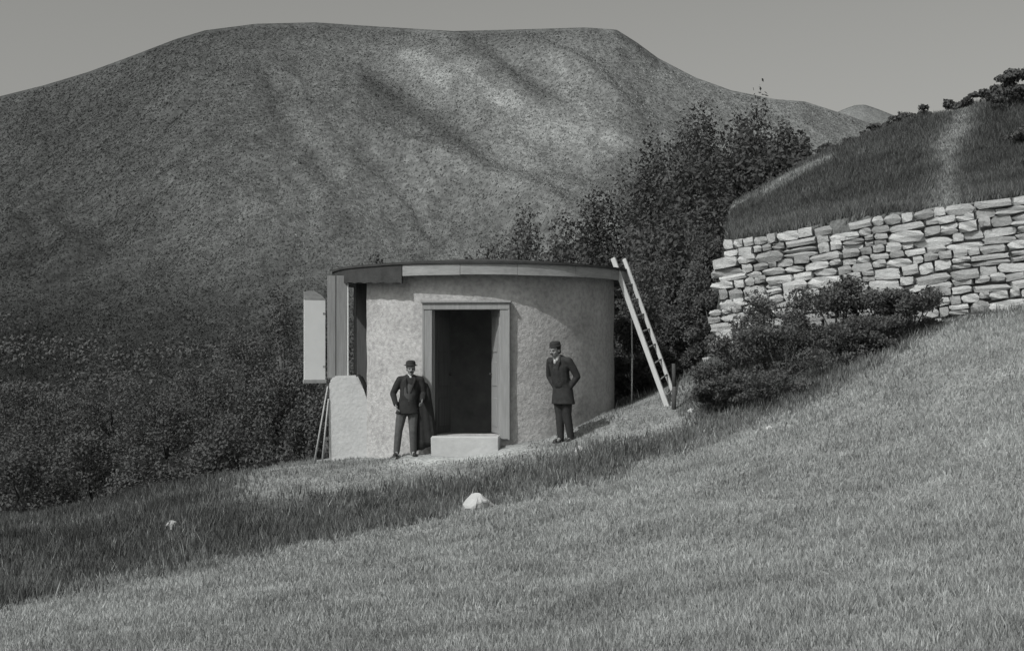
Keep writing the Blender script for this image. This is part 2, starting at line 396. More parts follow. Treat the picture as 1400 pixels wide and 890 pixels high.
# meadow
x, y = scatter(330000, 4.2, 22.5, 0.85)
z = ground(x, y); me_, mo_, up_, px_, py_ = zones(x, y, z)
k = (RNG.uniform(0, 1, len(x)) < me_) & ~up_
x, y = x[k], y[k]; clump = 0.5 + 0.5 * fbm(x * 2.3, y * 2.3, 81)
pit = sstep(0.45, 0.75, fbm(x * 0.55 + 4, y * 0.55, 85))
h = (0.025 + 0.06 * clump ** 2 + 0.05 * pit) * RNG.uniform(0.6, 1.5, len(x)) * (0.8 + y / 40)
tone = (0.35 + 0.07 * fbm(x * 0.6, y * 0.6, 82) + 0.05 * fbm(x * 2, y * 2, 84)) * RNG.uniform(0.6, 1.4, len(x)) * (1 - 0.3 * pit)
tag(blades('meadow_grass', x, y, h, 0.006 + 0.0009 * y, 0.9, M_GRASS, tone), 'short pale cropped grass of the sloping meadow', 'grass')
# bank and mound
x, y = scatter(260000, 12, 29, 0.9)
z = ground(x, y); me_, mo_, up_, px_, py_ = zones(x, y, z)
inhut = (np.hypot(x - HUT.x, y - HUT.y) < RW + 0.05) | ((np.abs(x + 2.9) < 0.7) & (y > 22.2) & (y < 24)) | ((np.abs(x + 0.75) < 1.0) & (y > 20.55) & (y < 21.6))
bankp = (1 - me_) * (1 - mo_)
k = (RNG.uniform(0, 1, len(x)) < bankp) & ~up_ & ~inhut
xb, yb = x[k], y[k]
h = (0.08 + 0.16 * (0.5 + 0.5 * fbm(xb * 1.5, yb * 1.5, 86)) ** 2) * RNG.uniform(0.6, 1.5, len(xb))
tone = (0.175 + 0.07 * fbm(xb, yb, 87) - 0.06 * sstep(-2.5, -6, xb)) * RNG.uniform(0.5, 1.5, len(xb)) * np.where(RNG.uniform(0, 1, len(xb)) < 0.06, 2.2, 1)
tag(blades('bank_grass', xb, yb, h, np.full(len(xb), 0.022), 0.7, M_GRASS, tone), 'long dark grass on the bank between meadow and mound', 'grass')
k = (RNG.uniform(0, 1, len(x)) < mo_ * 0.75) & ~up_ & ~inhut
xb, yb = x[k], y[k]
h = (0.02 + 0.10 * (0.5 + 0.5 * fbm(xb * 1.7, yb * 1.7, 88)) ** 2) * RNG.uniform(0.6, 1.4, len(xb))
tone = (0.27 + 0.10 * fbm(xb * 1.3, yb * 1.3, 89)) * RNG.uniform(0.55, 1.3, len(xb))
tag(blades('mound_grass', xb, yb, h, np.full(len(xb), 0.017), 0.8, M_GRASS, tone), 'sparse pale grass on the mound before the round hut', 'grass')
# upper hillside
x, y = scatter(130000, 22.5, 43, 1.0, 930, 1560)
z = ground(x, y); me_, mo_, up_, px_, py_ = zones(x, y, z)
k = up_ & (behind_wall(x, y) > 0.45); x, y = x[k], y[k]; tn = tone_of(x, y, z[k])
h = (0.10 + 0.15 * (0.5 + 0.5 * fbm(x * 0.9, y * 0.9, 90)) ** 2) * RNG.uniform(0.6, 1.5, len(x)) * np.where(tn > 0.14, 0.45, 1)
tag(blades('hillside_grass', x, y, h, np.full(len(x), 0.035), 0.7, M_GRASS, tn * 1.25 * RNG.uniform(0.5, 1.5, len(x))), 'rough dark grass on the hillside above the stone wall', 'grass')

me = np_mesh('heath', HEATH[0], HEATH[1]); set_tone(me, HEATH[2])
tag(link('heath', me, M_GRASS), 'grey heath and tussocks covering the mountainside', 'heath', kind='stuff')
# ------------------------------------------------------------------ foliage
M_LEAF = mat('dark_leaves', 0.095, var=0.5, scale=2.2, rough=0.75, spec=0.2, translucent=0.25, coord='Object')
M_LEAF_FAR = mat('far_leaves', 0.085, var=0.5, scale=0.6, rough=0.8, spec=0.1, translucent=0.25)
M_SCRUB = mat('valley_leaves', 0.10, var=0.5, scale=0.5, rough=0.9, spec=0.05, translucent=0.2)
M_BARK = mat('bark', 0.09, var=0.4, scale=6, bump=0.01, bscale=20)

def leaf_mesh(name, lobes, n, size, squash=1.0):
    """lobes: (cx,cy,cz,rx,ry,rz). leaves near lobe surfaces and some inside."""
    lob = np.array(lobes, float); wgt = (lob[:, 3] * lob[:, 5]); wgt = wgt / wgt.sum()
    i = RNG.choice(len(lob), n, p=wgt)
    d = RNG.normal(size=(n, 3)); d /= np.linalg.norm(d, axis=1)[:, None]
    r = RNG.uniform(0.0, 1.0, n) ** 0.34 * (1 + 0.10 * RNG.normal(size=n))
    r = np.clip(r, 0, 1.1)
    c = lob[i, :3] + d * r[:, None] * lob[i, 3:]
    nrm = d + 0.9 * RNG.normal(size=(n, 3)); nrm /= np.linalg.norm(nrm, axis=1)[:, None]
    a = np.cross(nrm, RNG.normal(size=(n, 3))); a /= np.linalg.norm(a, axis=1)[:, None]
    b = np.cross(nrm, a)
    s = size * RNG.uniform(0.55, 1.35, n)[:, None]
    v = np.empty((n, 4, 3)); v[:, 0] = c - a * s * 0.5; v[:, 1] = c + b * s * 0.28; v[:, 2] = c + a * s * 0.5; v[:, 3] = c - b * s * 0.28
    v[:, 0, 2] -= 0.1 * s[:, 0]
    return np_mesh(name, v.reshape(-1, 3), np.arange(n * 4).reshape(-1, 4))

def make_lobes(w, h, z0, n, d=None):
    d = d or w
    L = []
    for q in range(n):
        t = random.random(); ang = random.uniform(0, 2 * math.pi); zz = z0 + (h - z0) * (0.12 + 0.76 * t)
        prof = (1 - t ** 4) ** 0.5 * (0.7 + 0.3 * min(1, t * 3)); prof = max(prof, 0.42)
        rr = math.sqrt(random.random()) * 0.5 * prof
        s_ = random.uniform(0.12, 0.21)
        L.append((math.cos(ang) * rr * w, math.sin(ang) * rr * d, zz, s_ * w, s_ * d, s_ * (h - z0) * random.uniform(0.75, 1.1)))
    return L

def tree(name, x, y, z, h, w, leaves, size, label, cat, group, m, bare=0.2, lobes=14):
    t = empty(name, (x, y, z))
    bm = bmesh.new()
    r0 = 0.028 * h
    top = Vector((random.uniform(-.06, .06) * h, random.uniform(-.06, .06) * h, h * 0.8)); mid = Vector((random.uniform(-.04, .04) * h, 0, h * 0.4))
    tube(bm, (0, 0, -0.3), mid, r0, r0 * 0.65, 8); tube(bm, mid, top, r0 * 0.65, r0 * 0.15, 8)
    L = make_lobes(w, h, bare * h, lobes)
    for q in range(min(6, lobes)):
        tube(bm, mid.lerp(top, random.uniform(-0.5, 0.5)), Vector(L[q][:3]), r0 * 0.35, r0 * 0.08, 6)
    obj('trunk', bm, M_BARK, t, True)
    link('crown', leaf_mesh('crown', L, leaves, size), m, t)
    return tag(t, label, cat, group)

def bush(name, x, y, z, h, w, leaves, size, label, cat, group, m, lobes=9):
    t = empty(name, (x, y, z))
    L = make_lobes(w, h, 0.0, lobes)
    bm = bmesh.new()
    for q in range(5):
        tube(bm, (random.uniform(-.08, .08), random.uniform(-.08, .08), -0.15), Vector(L[q][:3]), 0.02 * h, 0.006 * h, 6)
    obj('stems', bm, M_BARK, t, True)
    link('foliage', leaf_mesh('foliage', L, leaves, size), m, t)
    return tag(t, label, cat, group)

# the dark wood behind the hut and beyond the hillside: separate trees
def px_tree(px, top, wpx, Y, lab, grp, kind='tree', base=None, leaves=3200, size=0.34):
    x = (px - CX) / F * Y; z = max(gz(x, Y) if Y < 59 else -99, hill_z(px, Y)) if base is None else base
    zt = (HY - top) / F * Y
    tree('broadleaf_tree' if kind == 'tree' else 'shrub', x, Y, z - 0.1, zt - z, wpx / F * Y, leaves, size, lab, 'tree' if kind == 'tree' else 'shrub', grp, M_LEAF_FAR, 0.08, 30)
G1 = 'trees of the dark wood behind the hillside'
for a, lab in [((1030, 130, 130, 60), 'tallest tree of the dark wood, its top rising above the other crowns'), ((1083, 172, 95, 57), 'outermost tree of the dark wood, next to the pale crest of the hillside'),
               ((975, 146, 140, 58), None), ((925, 150, 110, 61), None), ((893, 190, 100, 54), None), ((1010, 175, 150, 53), None), ((945, 200, 140, 50), None), ((1055, 200, 120, 51), None)]:
    px_tree(*a, lab or 'dark broadleaf tree of the dense wood rising behind the grassy hillside', G1, leaves=16000, size=0.2)
G2 = 'lower trees stepping down behind the hut'
for a, lab in [((858, 225, 150, 50), 0), ((828, 262, 130, 46), 0), ((900, 248, 150, 44), 0), ((965, 262, 130, 42), 0), ((785, 280, 130, 48), 1), ((728, 290, 130, 54), 1), ((680, 305, 120, 62), 1), ((860, 296, 150, 38), 0), ((775, 312, 150, 37), 1), ((930, 300, 130, 36), 0)]:
    px_tree(*a, ('lower dark tree between the ladder top and the dense wood', 'low rounded dark tree showing over the rim of the round roof')[lab], G2, leaves=13000, size=0.16)
px_tree(632, 324, 62, 40, 'small dark rounded tree showing just above the middle of the round roof', None, leaves=7000, size=0.14)
px_tree(520, 352, 90, 40, 'low dark tree whose crown just clears the left roof edge', None, leaves=7000, size=0.14)
G3 = 'shrubs behind the ladder'
for a in [(968, 300, 60, 31), (972, 325, 60, 27.5), (962, 372, 50, 25), (972, 400, 40, 24.4), (960, 445, 50, 24.2), (900, 345, 90, 27), (945, 360, 80, 26.5), (880, 400, 70, 26), (955, 420, 60, 25.6), (925, 430, 70, 25.4), (885, 470, 70, 25.2)]:
    px, tp, wp, Y = a; x = (px - CX) / F * Y; z = gz(x, Y); h = (HY - tp) / F * Y - z
    bush('shrub', x, Y, z, h, wp / F * Y * 1.25, 9000, 0.065, 'dark leafy shrub filling the gap between ladder and stone wall', 'shrub', G3, M_LEAF, 14)

# bushes at the foot of the dry stone wall
G4 = 'bushes at the foot of the stone wall'
for (px, tp, wp, Y) in [(1030, 400, 90, 22.3), (1090, 392, 100, 22.0), (1150, 378, 95, 21.8), (1205, 392, 80, 21.5), (1250, 388, 70, 21.3), (1000, 455, 80, 21.6), (1070, 440, 120, 21.2), (1140, 430, 110, 20.9), (985, 520, 80, 20.8), (1040, 500, 110, 20.4), (1195, 432, 80, 20.9)]:
    x = (px - CX) / F * Y; z = gz(x, Y); h = max(0.35, (HY - tp) / F * Y - z)
    bush('leafy_bush', x, Y, z, h, wp / F * Y * 1.2, 5200, 0.055, 'dark leafy bush growing against the foot of the dry stone wall' if Y > 21.25 else 'low dark bush spreading out from the wall foot to the meadow edge', 'bush', G4, M_LEAF, 14)

# skyline shrubs on the right crest
x, Y = P(1398, 0, 37)[0], 37
bush('tall_shrub', x, Y, gz(x, Y), (HY - 92) / F * Y - gz(x, Y), 1.5, 2600, 0.12, 'tall dark shrub standing against the sky on the hillside crest', 'shrub', None, M_LEAF, 12)
G5 = 'low shrubs along the hillside crest'
for (px, tp, wp, Y) in [(1118, 0, 40, 39.8), (1135, 0, 40, 40), (1152, 0, 44, 40.2), (1178, 0, 44, 40.4), (1205, 0, 44, 40.4), (1232, 0, 44, 40.4), (1258, 0, 40, 40.3), (1284, 0, 40, 40), (1312, 0, 40, 39.6), (1345, 0, 45, 39), (1372, 125, 50, 38.5), (1385, 150, 60, 35), (1395, 190, 60, 31)]:
    x = (px - CX) / F * Y; z = gz(x, Y); h = random.uniform(0.45, 0.75) if tp == 0 else max(0.6, (HY - tp) / F * Y - z)
    bush('low_shrub', x, Y, z, h, wp / F * Y * 1.3, 900, 0.13, 'low dark shrub of the broken row along the hillside crest', 'shrub', G5, M_LEAF, 8)

# valley scrub left of the hut
G6 = 'scrub trees in the valley left of the hut'
random.seed(21)
spots = [(390, 392, 70, 62), (440, 420, 70, 58), (340, 440, 80, 74), (405, 470, 80, 54), (350, 505, 100, 52), (285, 492, 100, 66), (430, 525, 70, 48), (225, 525, 110, 60), (150, 505, 110, 72), (80, 528, 110, 66), (10, 512, 120, 70), (300, 570, 100, 50), (120, 580, 120, 54), (30, 600, 120, 50), (210, 605, 100, 49), (380, 590, 80, 45)]
for (px, tp, wp, Y) in spots:
    x = (px - CX) / F * Y; z = max(gz(x, Y) if x > -29 else -99, hill_z(px, Y)); h = max(1.6, (HY - tp) / F * Y - z)
    tree('scrub_tree', x, Y, z - 0.2, h, wp / F * Y * 1.25, 9000, 0.15, 'dark scrubby tree in the valley close beside the white shutter and leaning poles' if px >= 340 else 'dark scrubby tree in the valley under the dark flank of the mountain', 'tree', G6, M_SCRUB, 0.03, 26)
# undergrowth mass over the valley floor and mountain foot
n = 150000
px = RNG.uniform(-150, 1000, n); Y = np.exp(RNG.uniform(math.log(36), math.log(135), n))
ii = np.clip(((px + 700) / 3.5).astype(int), 0, len(hp) - 1); jj = np.array([0] * n)
lt = np.clip((np.log(Y / Y0) / np.log(YR[ii, 0] / Y0)) * 329, 0, 329).astype(int)
zz = zh[ii, lt]; x = (px - CX) / F * Y
keep = fbm(x / 7, Y / 9, 95) + 0.25 * RNG.normal(size=n) > np.interp(Y, [36, 80, 135], [-0.6, -0.2, 0.5])
x, Y, zz = x[keep], Y[keep], zz[keep]; n = len(x)
zz = zz + RNG.uniform(0, 1, n) ** 1.5 * 1.2 * (0.5 + 0.5 * fbm(x / 4, Y / 4, 96))
c = np.stack([x, Y, zz], 1); d1 = RNG.normal(size=(n, 3)); d1 /= np.linalg.norm(d1, axis=1)[:, None]; d2 = np.cross(d1, RNG.normal(size=(n, 3))); d2 /= np.linalg.norm(d2, axis=1)[:, None]
sz = (0.06 + Y / 900)[:, None]
v = np.stack([c - d1 * sz, c + d2 * sz * 0.6, c + d1 * sz, c - d2 * sz * 0.6], 1)
tag(link('undergrowth', np_mesh('undergrowth', v.reshape(-1, 3), np.arange(n * 4).reshape(-1, 4)), M_SCRUB), 'dark undergrowth covering the valley floor below the mountain', 'undergrowth', kind='stuff')

# ------------------------------------------------------------------ dry stone wall
M_STONE = mat('limestone', 0.42, var=0.25, scale=5, rough=0.95, bump=0.02, bscale=14, fine=0.2, fscale=30, spec=0.1)
_N = M_STONE.node_tree.nodes; _L = M_STONE.node_tree.links
oi = _N.new('ShaderNodeObjectInfo'); mr_ = _N.new('ShaderNodeMapRange'); mr_.inputs['To Min'].default_value = 0.62; mr_.inputs['To Max'].default_value = 1.2
_L.new(oi.outputs['Random'], mr_.inputs['Value'])
vm = _N.new('ShaderNodeVectorMath'); vm.operation = 'SCALE'
src = _N['Principled BSDF'].inputs['Base Color'].links[0].from_socket
_L.new(src, vm.inputs[0]); _L.new(mr_.outputs[0], vm.inputs['Scale']); _L.new(vm.outputs[0], _N['Principled BSDF'].inputs['Base Color'])
M_CORE = mat('wall_packing', 0.26, var=0.4, scale=6, bump=0.03)
random.seed(5)
def stone_mesh(name, chunky):
    bm = bmesh.new(); bmesh.ops.create_cube(bm, size=1.0)
    bmesh.ops.subdivide_edges(bm, edges=bm.edges[:], cuts=1, use_grid_fill=True)
    for v in bm.verts:
        k = sum(1 for q in v.co if abs(q) > 0.4)
        f = {1: 1.06, 2: 0.97, 3: chunky}.get(k, 1)
        v.co = Vector([q * f for q in v.co]) + Vector([random.uniform(-.07, .07) for _ in range(3)])
    bmesh.ops.recalc_face_normals(bm, faces=bm.faces[:])
    me = bpy.data.meshes.new(name); bm.to_mesh(me); bm.free(); me.materials.append(M_STONE)
    return me
STONES = [stone_mesh('stone', random.uniform(0.78, 0.92)) for _ in range(14)]
wall = empty('dry_stone_wall', (WALL_A[0], WALL_A[1], wall_base(0)))
tag(wall, 'pale dry stone retaining wall with a ragged end holding back the hillside', 'stone wall')
WANG = math.atan2(WD[1], WD[0])
def wall_pt(s, out, z):      # world point: s along, out toward camera
    return Vector((WALL_A[0] + WD[0] * s + WN[0] * out, WALL_A[1] + WD[1] * s + WN[1] * out, z))
bm = bmesh.new()
fr = []
for s_ in np.linspace(0.12, WALL_L, 12):
    fr.append([bm.verts.new(wall_pt(s_, o_, z_) - wall.location) for (o_, z_) in ((0.0, wall_base(s_) - 1.0), (-0.06, wall_top(s_) - 0.22), (-0.55, wall_top(s_) - 0.22), (-0.55, wall_base(s_) - 1.0))])
for a, b in zip(fr[:-1], fr[1:]):
    for q in range(4): bm.faces.new((a[q], a[(q + 1) % 4], b[(q + 1) % 4], b[q]))
bm.faces.new(fr[0]); bm.faces.new(fr[-1][::-1])
obj('wall_core', bm, M_CORE, wall)
S_VIS = 6.6
count = 0
zc = -0.42
fr_h = []
while zc < 1.93:
    h = random.uniform(0.10, 0.20); fr_h.append((zc, h)); zc += h
for ci, (zb, h) in enumerate(fr_h):
    last = ci == len(fr_h) - 1
    s_ = random.uniform(-0.14, 0.14) - max(0, 0.9 - zb) * 0.16
    if ci in (6, 10): s_ -= 0.16
    while s_ < S_VIS:
        l = random.uniform(0.15, 0.36) if random.random() < 0.65 else random.uniform(0.36, 0.66)
        if last and random.random() < 0.08: s_ += l; continue
        ys = 1 + 0.012 * s_ ; hh = h * random.uniform(0.86, 1.16)
        zw = wall_base(s_) + (zb + h / 2) * (wall_top(s_) - wall_base(s_)) / 1.93 + random.uniform(-.016, .016)
        split_it = h > 0.165 and random.random() < 0.35
        for part_i in range(2 if split_it else 1):
            me = random.choice(STONES)
            o = bpy.data.objects.new('stone', me); COL.objects.link(o); o.parent = wall
            zq = zw + ((part_i - 0.5) * h * 0.5 if split_it else 0)
            o.location = wall_pt(s_ + l / 2, random.uniform(-0.03, 0.05) - 0.05 * (zb / 1.9), zq) - wall.location
            o.rotation_euler = (random.uniform(-.07, .07), random.uniform(-.07, .07) - 0.09 * 0 - math.atan(0.11), WANG + random.uniform(-.08, .08))
            o.scale = (l * 1.0, random.uniform(0.24, 0.36), (hh if not split_it else hh * 0.5) * 1.0)
            count += 1
        s_ += l + random.uniform(0.0, 0.02)
print('stones', count)

# ------------------------------------------------------------------ round hut
M_PLASTER, t_, b_ = new_mat('rough_plaster')
N = t_.nodes; L = t_.links
b_.inputs['Roughness'].default_value = 0.95; b_.inputs['Specular IOR Level'].default_value = 0.08
tc = N.new('ShaderNodeTexCoord')
n1 = N.new('ShaderNodeTexNoise'); n1.inputs['Scale'].default_value = 1.6; n1.inputs['Detail'].default_value = 8; n1.inputs['Roughness'].default_value = 0.7
vo = N.new('ShaderNodeTexVoronoi'); vo.inputs['Scale'].default_value = 11.0; vo.feature = 'F1'
n2 = N.new('ShaderNodeTexNoise'); n2.inputs['Scale'].default_value = 14; n2.inputs['Detail'].default_value = 6
for q in (n1, vo, n2): L.new(tc.outputs['Object'], q.inputs['Vector'])
cr = N.new('ShaderNodeMapRange'); cr.inputs['From Min'].default_value = 0.25; cr.inputs['From Max'].default_value = 0.7; cr.inputs['To Min'].default_value = 0.32; cr.inputs['To Max'].default_value = 0.50
L.new(n1.outputs['Fac'], cr.inputs['Value'])
cs = N.new('ShaderNodeMapRange'); cs.inputs['From Min'].default_value = 0.3; cs.inputs['From Max'].default_value = 0.6; cs.inputs['To Min'].default_value = 0.72; cs.inputs['To Max'].default_value = 1.0
L.new(n2.outputs['Fac'], cs.inputs['Value'])
mu = N.new('ShaderNodeMath'); mu.operation = 'MULTIPLY'; L.new(cr.outputs[0], mu.inputs[0]); L.new(cs.outputs[0], mu.inputs[1])
L.new(mu.outputs[0], b_.inputs['Base Color'])
ad = N.new('ShaderNodeMath'); ad.operation = 'ADD'; vh = N.new('ShaderNodeMath'); vh.operation = 'MULTIPLY'; vh.inputs[1].default_value = 0.35; L.new(vo.outputs['Distance'], vh.inputs[0])
n3 = N.new('ShaderNodeTexNoise'); n3.inputs['Scale'].default_value = 26; n3.inputs['Detail'].default_value = 8; n3.inputs['Roughness'].default_value = 0.7; L.new(tc.outputs['Object'], n3.inputs['Vector'])
L.new(vh.outputs[0], ad.inputs[0]); L.new(n3.outputs['Fac'], ad.inputs[1])
bp = N.new('ShaderNodeBump'); bp.inputs['Distance'].default_value = 0.022; L.new(ad.outputs[0], bp.inputs['Height']); L.new(bp.outputs[0], b_.inputs['Normal'])
M_LIME = mat('limewash', 0.45, var=0.12, scale=2.5, bump=0.012, bscale=16, fine=0.06, fscale=18, spec=0.08)
M_WOOD = mat('weathered_boards', 0.19, var=0.25, scale=3, stretch=(8, 8, 0.6), bump=0.004, bscale=12)
M_FRAME = mat('door_frame_wood', 0.25, var=0.2, scale=3, stretch=(8, 8, 0.6), bump=0.003, bscale=14)
M_DARK_SHADED = mat('dark_and_shaded_wood', 0.07, var=0.3, scale=3, stretch=(8, 8, 0.6), bump=0.003, bscale=14)  # dark stake wood; also puts shade into the left leaf and opening reveal
M_WHITE = mat('white_paint', 0.58, var=0.05, scale=4, rough=0.7)
M_FASCIA = mat('pale_fascia_boards', 0.27, var=0.22, scale=2.2, stretch=(1, 1, 5), bump=0.004, bscale=20, fine=0.12, fscale=12)
M_FELT = mat('tarred_felt', 0.05, var=0.35, scale=4, bump=0.006, bscale=20)
M_SOFFIT = mat('soffit_boards', 0.12, var=0.3, scale=4)
M_INSIDE = mat('limed_interior', 0.28, var=0.3, scale=3)
M_STEP = mat('step_stone', 0.42, var=0.12, scale=4, bump=0.01, bscale=12)

hut = empty('round_hut', (HUT.x, HUT.y, -1.72))
tag(hut, 'round whitewashed stone hut with flat overhanging roof and open double door', 'hut')
HO = Vector(hut.location)
def cyl(th, r, z):       # th degrees from the front, positive to the right; local to hut
    a = math.radians(th); return Vector((r * math.sin(a), -r * math.cos(a), z - HO.z))
D0, D1 = -4.6 - 14.6, -4.6 + 14.6       # doorway edges (degrees)
Z_SILL, Z_LINT = -1.32, 0.86
O0, O1 = -100.0, -52.8                  # side opening
th = sorted(set([round(q, 3) for q in np.arange(-180, 180.01, 2.5)] + [round(D0, 3), round(D1, 3), O0, O1]))
th = [q for i, q in enumerate(th) if i == 0 or q - th[i - 1] > 0.35 or q in (round(D0, 3), round(D1, 3), O0, O1)]
zs = sorted(set([round(q, 3) for q in np.arange(-2.6, 1.47, 0.14)] + [Z_SILL, Z_LINT, -0.95, 1.46]))
def solid(i, j):
    a = (th[i] + th[i + 1]) / 2; z = (zs[j] + zs[j + 1]) / 2
    if D0 < a < D1 and Z_SILL < z < Z_LINT: return False
    if O0 < a < O1 and z > -0.95: return False
    return True
bm = bmesh.new(); vc = {}
RIN = 2.12
def V(i, j, out):
    i2 = 0 if i == len(th) - 1 else i
    key = (i2, j, out)
    if key not in vc:
        r = (RW + 0.018 * float(fbm(np.array(th[i2] / 9.0), np.array(zs[j] * 3.0), 101)) + 0.004 * random.uniform(-1, 1)) if out else RIN
        vc[key] = bm.verts.new(cyl(th[i2], r, zs[j]))
    return vc[key]
nI, nJ = len(th) - 1, len(zs) - 1
for i in range(nI):
    for j in range(nJ):
        if not solid(i, j): continue
        f = bm.faces.new((V(i, j, 1), V(i + 1, j, 1), V(i + 1, j + 1, 1), V(i, j + 1, 1)))
        f2 = bm.faces.new((V(i, j, 0), V(i, j + 1, 0), V(i + 1, j + 1, 0), V(i + 1, j, 0))); f2.material_index = 1
        if j == nJ - 1 or not solid(i, j + 1): bm.faces.new((V(i, j + 1, 1), V(i + 1, j + 1, 1), V(i + 1, j + 1, 0), V(i, j + 1, 0)))
        if j == 0 or not solid(i, j - 1): bm.faces.new((V(i, j, 1), V(i, j, 0), V(i + 1, j, 0), V(i + 1, j, 1)))
        il, ir = (i - 1) % nI, (i + 1) % nI
        if not solid(il, j): bm.faces.new((V(i, j, 1), V(i, j + 1, 1), V(i, j + 1, 0), V(i, j, 0)))
        if not solid(ir, j):
            f = bm.faces.new((V(i + 1, j, 1), V(i + 1, j, 0), V(i + 1, j + 1, 0), V(i + 1, j + 1, 1)))
            if th[i + 1] == O0: f.material_index = 2  # sunlit reveal coloured dark so the opening stays in shade
bmesh.ops.recalc_face_normals(bm, faces=bm.faces[:])
me = bpy.data.meshes.new('wall'); me.materials.append(M_PLASTER); me.materials.append(M_INSIDE); me.materials.append(M_DARK_SHADED); bm.to_mesh(me); bm.free()
me.shade_smooth(); me.set_sharp_from_angle(angle=math.radians(40)); link('wall', me, None, hut)
# earth floor inside
bm = bmesh.new(); c = [bm.verts.new(cyl(q, RIN + 0.05, -1.68)) for q in range(-180, 180, 15)]; bm.faces.new(c)
obj('floor', bm, M_INSIDE, hut)
# roof: shallow cone of tarred felt, soffit below, fascia round the rim
bm = bmesh.new(); apex = bm.verts.new(Vector((0, 0, 1.86 - HO.z)))
r1, r2, r3 = [], [], []
for q in range(-180, 180, 4):
    wob = 0.012 * float(fbm(np.array(q / 14.0), np.array(0.3), 111))
    r1.append(bm.verts.new(cyl(q, RR + 0.035, 1.615 + wob))); r2.append(bm.verts.new(cyl(q, RR + 0.035, 1.655 + wob))); r3.append(bm.verts.new(cyl(q, RR * 0.5, 1.80)))
n = len(r1)
for q in range(n):
    w_ = (q + 1) % n
    bm.faces.new((r1[q], r1[w_], r2[w_], r2[q])); bm.faces.new((r2[q], r2[w_], r3[w_], r3[q])); bm.faces.new((r3[q], r3[w_], apex))
bm.faces.new(r1[::-1])
roof = obj('roof', bm, M_FELT, hut)
bm = bmesh.new()
a = [bm.verts.new(cyl(q, RR - 0.04, 1.462)) for q in range(-180, 180, 4)]; b = [bm.verts.new(cyl(q, RR - 0.04, 1.612)) for q in range(-180, 180, 4)]
bm.faces.new(a)
bm.faces.new(b)
for q in range(n): bm.faces.new((a[q], a[(q + 1) % n], b[(q + 1) % n], b[q]))
obj('soffit', bm, M_SOFFIT, roof)
def arc_board(t0, t1, z0, z1, ra, rb, step=2.0, lo=None):
    bm = bmesh.new(); k = max(2, int(abs(t1 - t0) / step)); rows = []
    for i in range(k + 1):
        q = t0 + (t1 - t0) * i / k; zl = z0 if lo is None else lo(q)
        rows.append([bm.verts.new(cyl(q, ra, zl)), bm.verts.new(cyl(q, ra, z1)), bm.verts.new(cyl(q, rb, z1)), bm.verts.new(cyl(q, rb, zl))])
    for a, b in zip(rows[:-1], rows[1:]):
        for q in range(4): bm.faces.new((a[q], a[(q + 1) % 4], b[(q + 1) % 4], b[q]))
    bm.faces.new(rows[0]); bm.faces.new(rows[-1][::-1])
    return bm
edges = [-27.5, -6, 14, 37, 58, 80, 110, 150, 200, 258]
for q in range(len(edges) - 1):
    obj('fascia_board', arc_board(edges[q] + 0.06, edges[q + 1] - 0.06, 1.425 + random.uniform(-.004, .004), 1.612, RR - 0.038, RR + random.uniform(0, .006)), M_FASCIA, roof)
obj('dark_eave_flap', arc_board(-101.9, -27.7, 0, 1.613, RR - 0.03, RR + 0.012, lo=lambda q: 1.40 - 0.10 * max(0, (q + 75) / 47.0) + 0.012 * math.sin(q)), M_FELT, roof)  # dark flap added along the left rim, its drop lowering the eave shadow

# doorway: door frame, two leaves folded inward, lintel, step
def doorpos(u, back, z):          # u metres along the doorway chord (0 = middle, + right), back = depth into wall
    a = math.radians(-4.6); t = Vector((math.cos(a), math.sin(a), 0)); nrm = Vector((math.sin(a), -math.cos(a), 0))
    return nrm * (RW * math.cos(math.radians(14.6)) - back) + t * u + Vector((0, 0, z - HO.z))
DROT = Matrix.Rotation(math.radians(-4.6), 3, 'Z')
HW = RW * math.sin(math.radians(14.6))
frame_top = Z_LINT
for sgn in (-1, 1):
    bm = bmesh.new()
    box(bm, doorpos(sgn * (HW + 0.03), -0.02, (Z_SILL + Z_LINT) / 2 - 0.02), (0.17, 0.12, Z_LINT - Z_SILL + 0.10), DROT, 0.008)
    box(bm, doorpos(sgn * (HW - 0.03), 0.07, (Z_SILL + Z_LINT) / 2 - 0.02), (0.10, 0.12, Z_LINT - Z_SILL + 0.06), DROT, 0.006)
    box(bm, doorpos(sgn * (HW + 0.10), -0.045, (Z_SILL + Z_LINT) / 2 - 0.02), (0.035, 0.09, Z_LINT - Z_SILL + 0.12), DROT, 0.006)
    obj('door_jamb', bm, M_FRAME, hut)
bm = bmesh.new()
box(bm, doorpos(0, -0.03, Z_LINT + 0.055), (2 * HW + 0.235, 0.13, 0.15), DROT, 0.008)
box(bm, doorpos(0, -0.06, Z_LINT + 0.115), (2 * HW + 0.28, 0.14, 0.04), DROT, 0.006)
obj('door_lintel', bm, M_FRAME, hut)
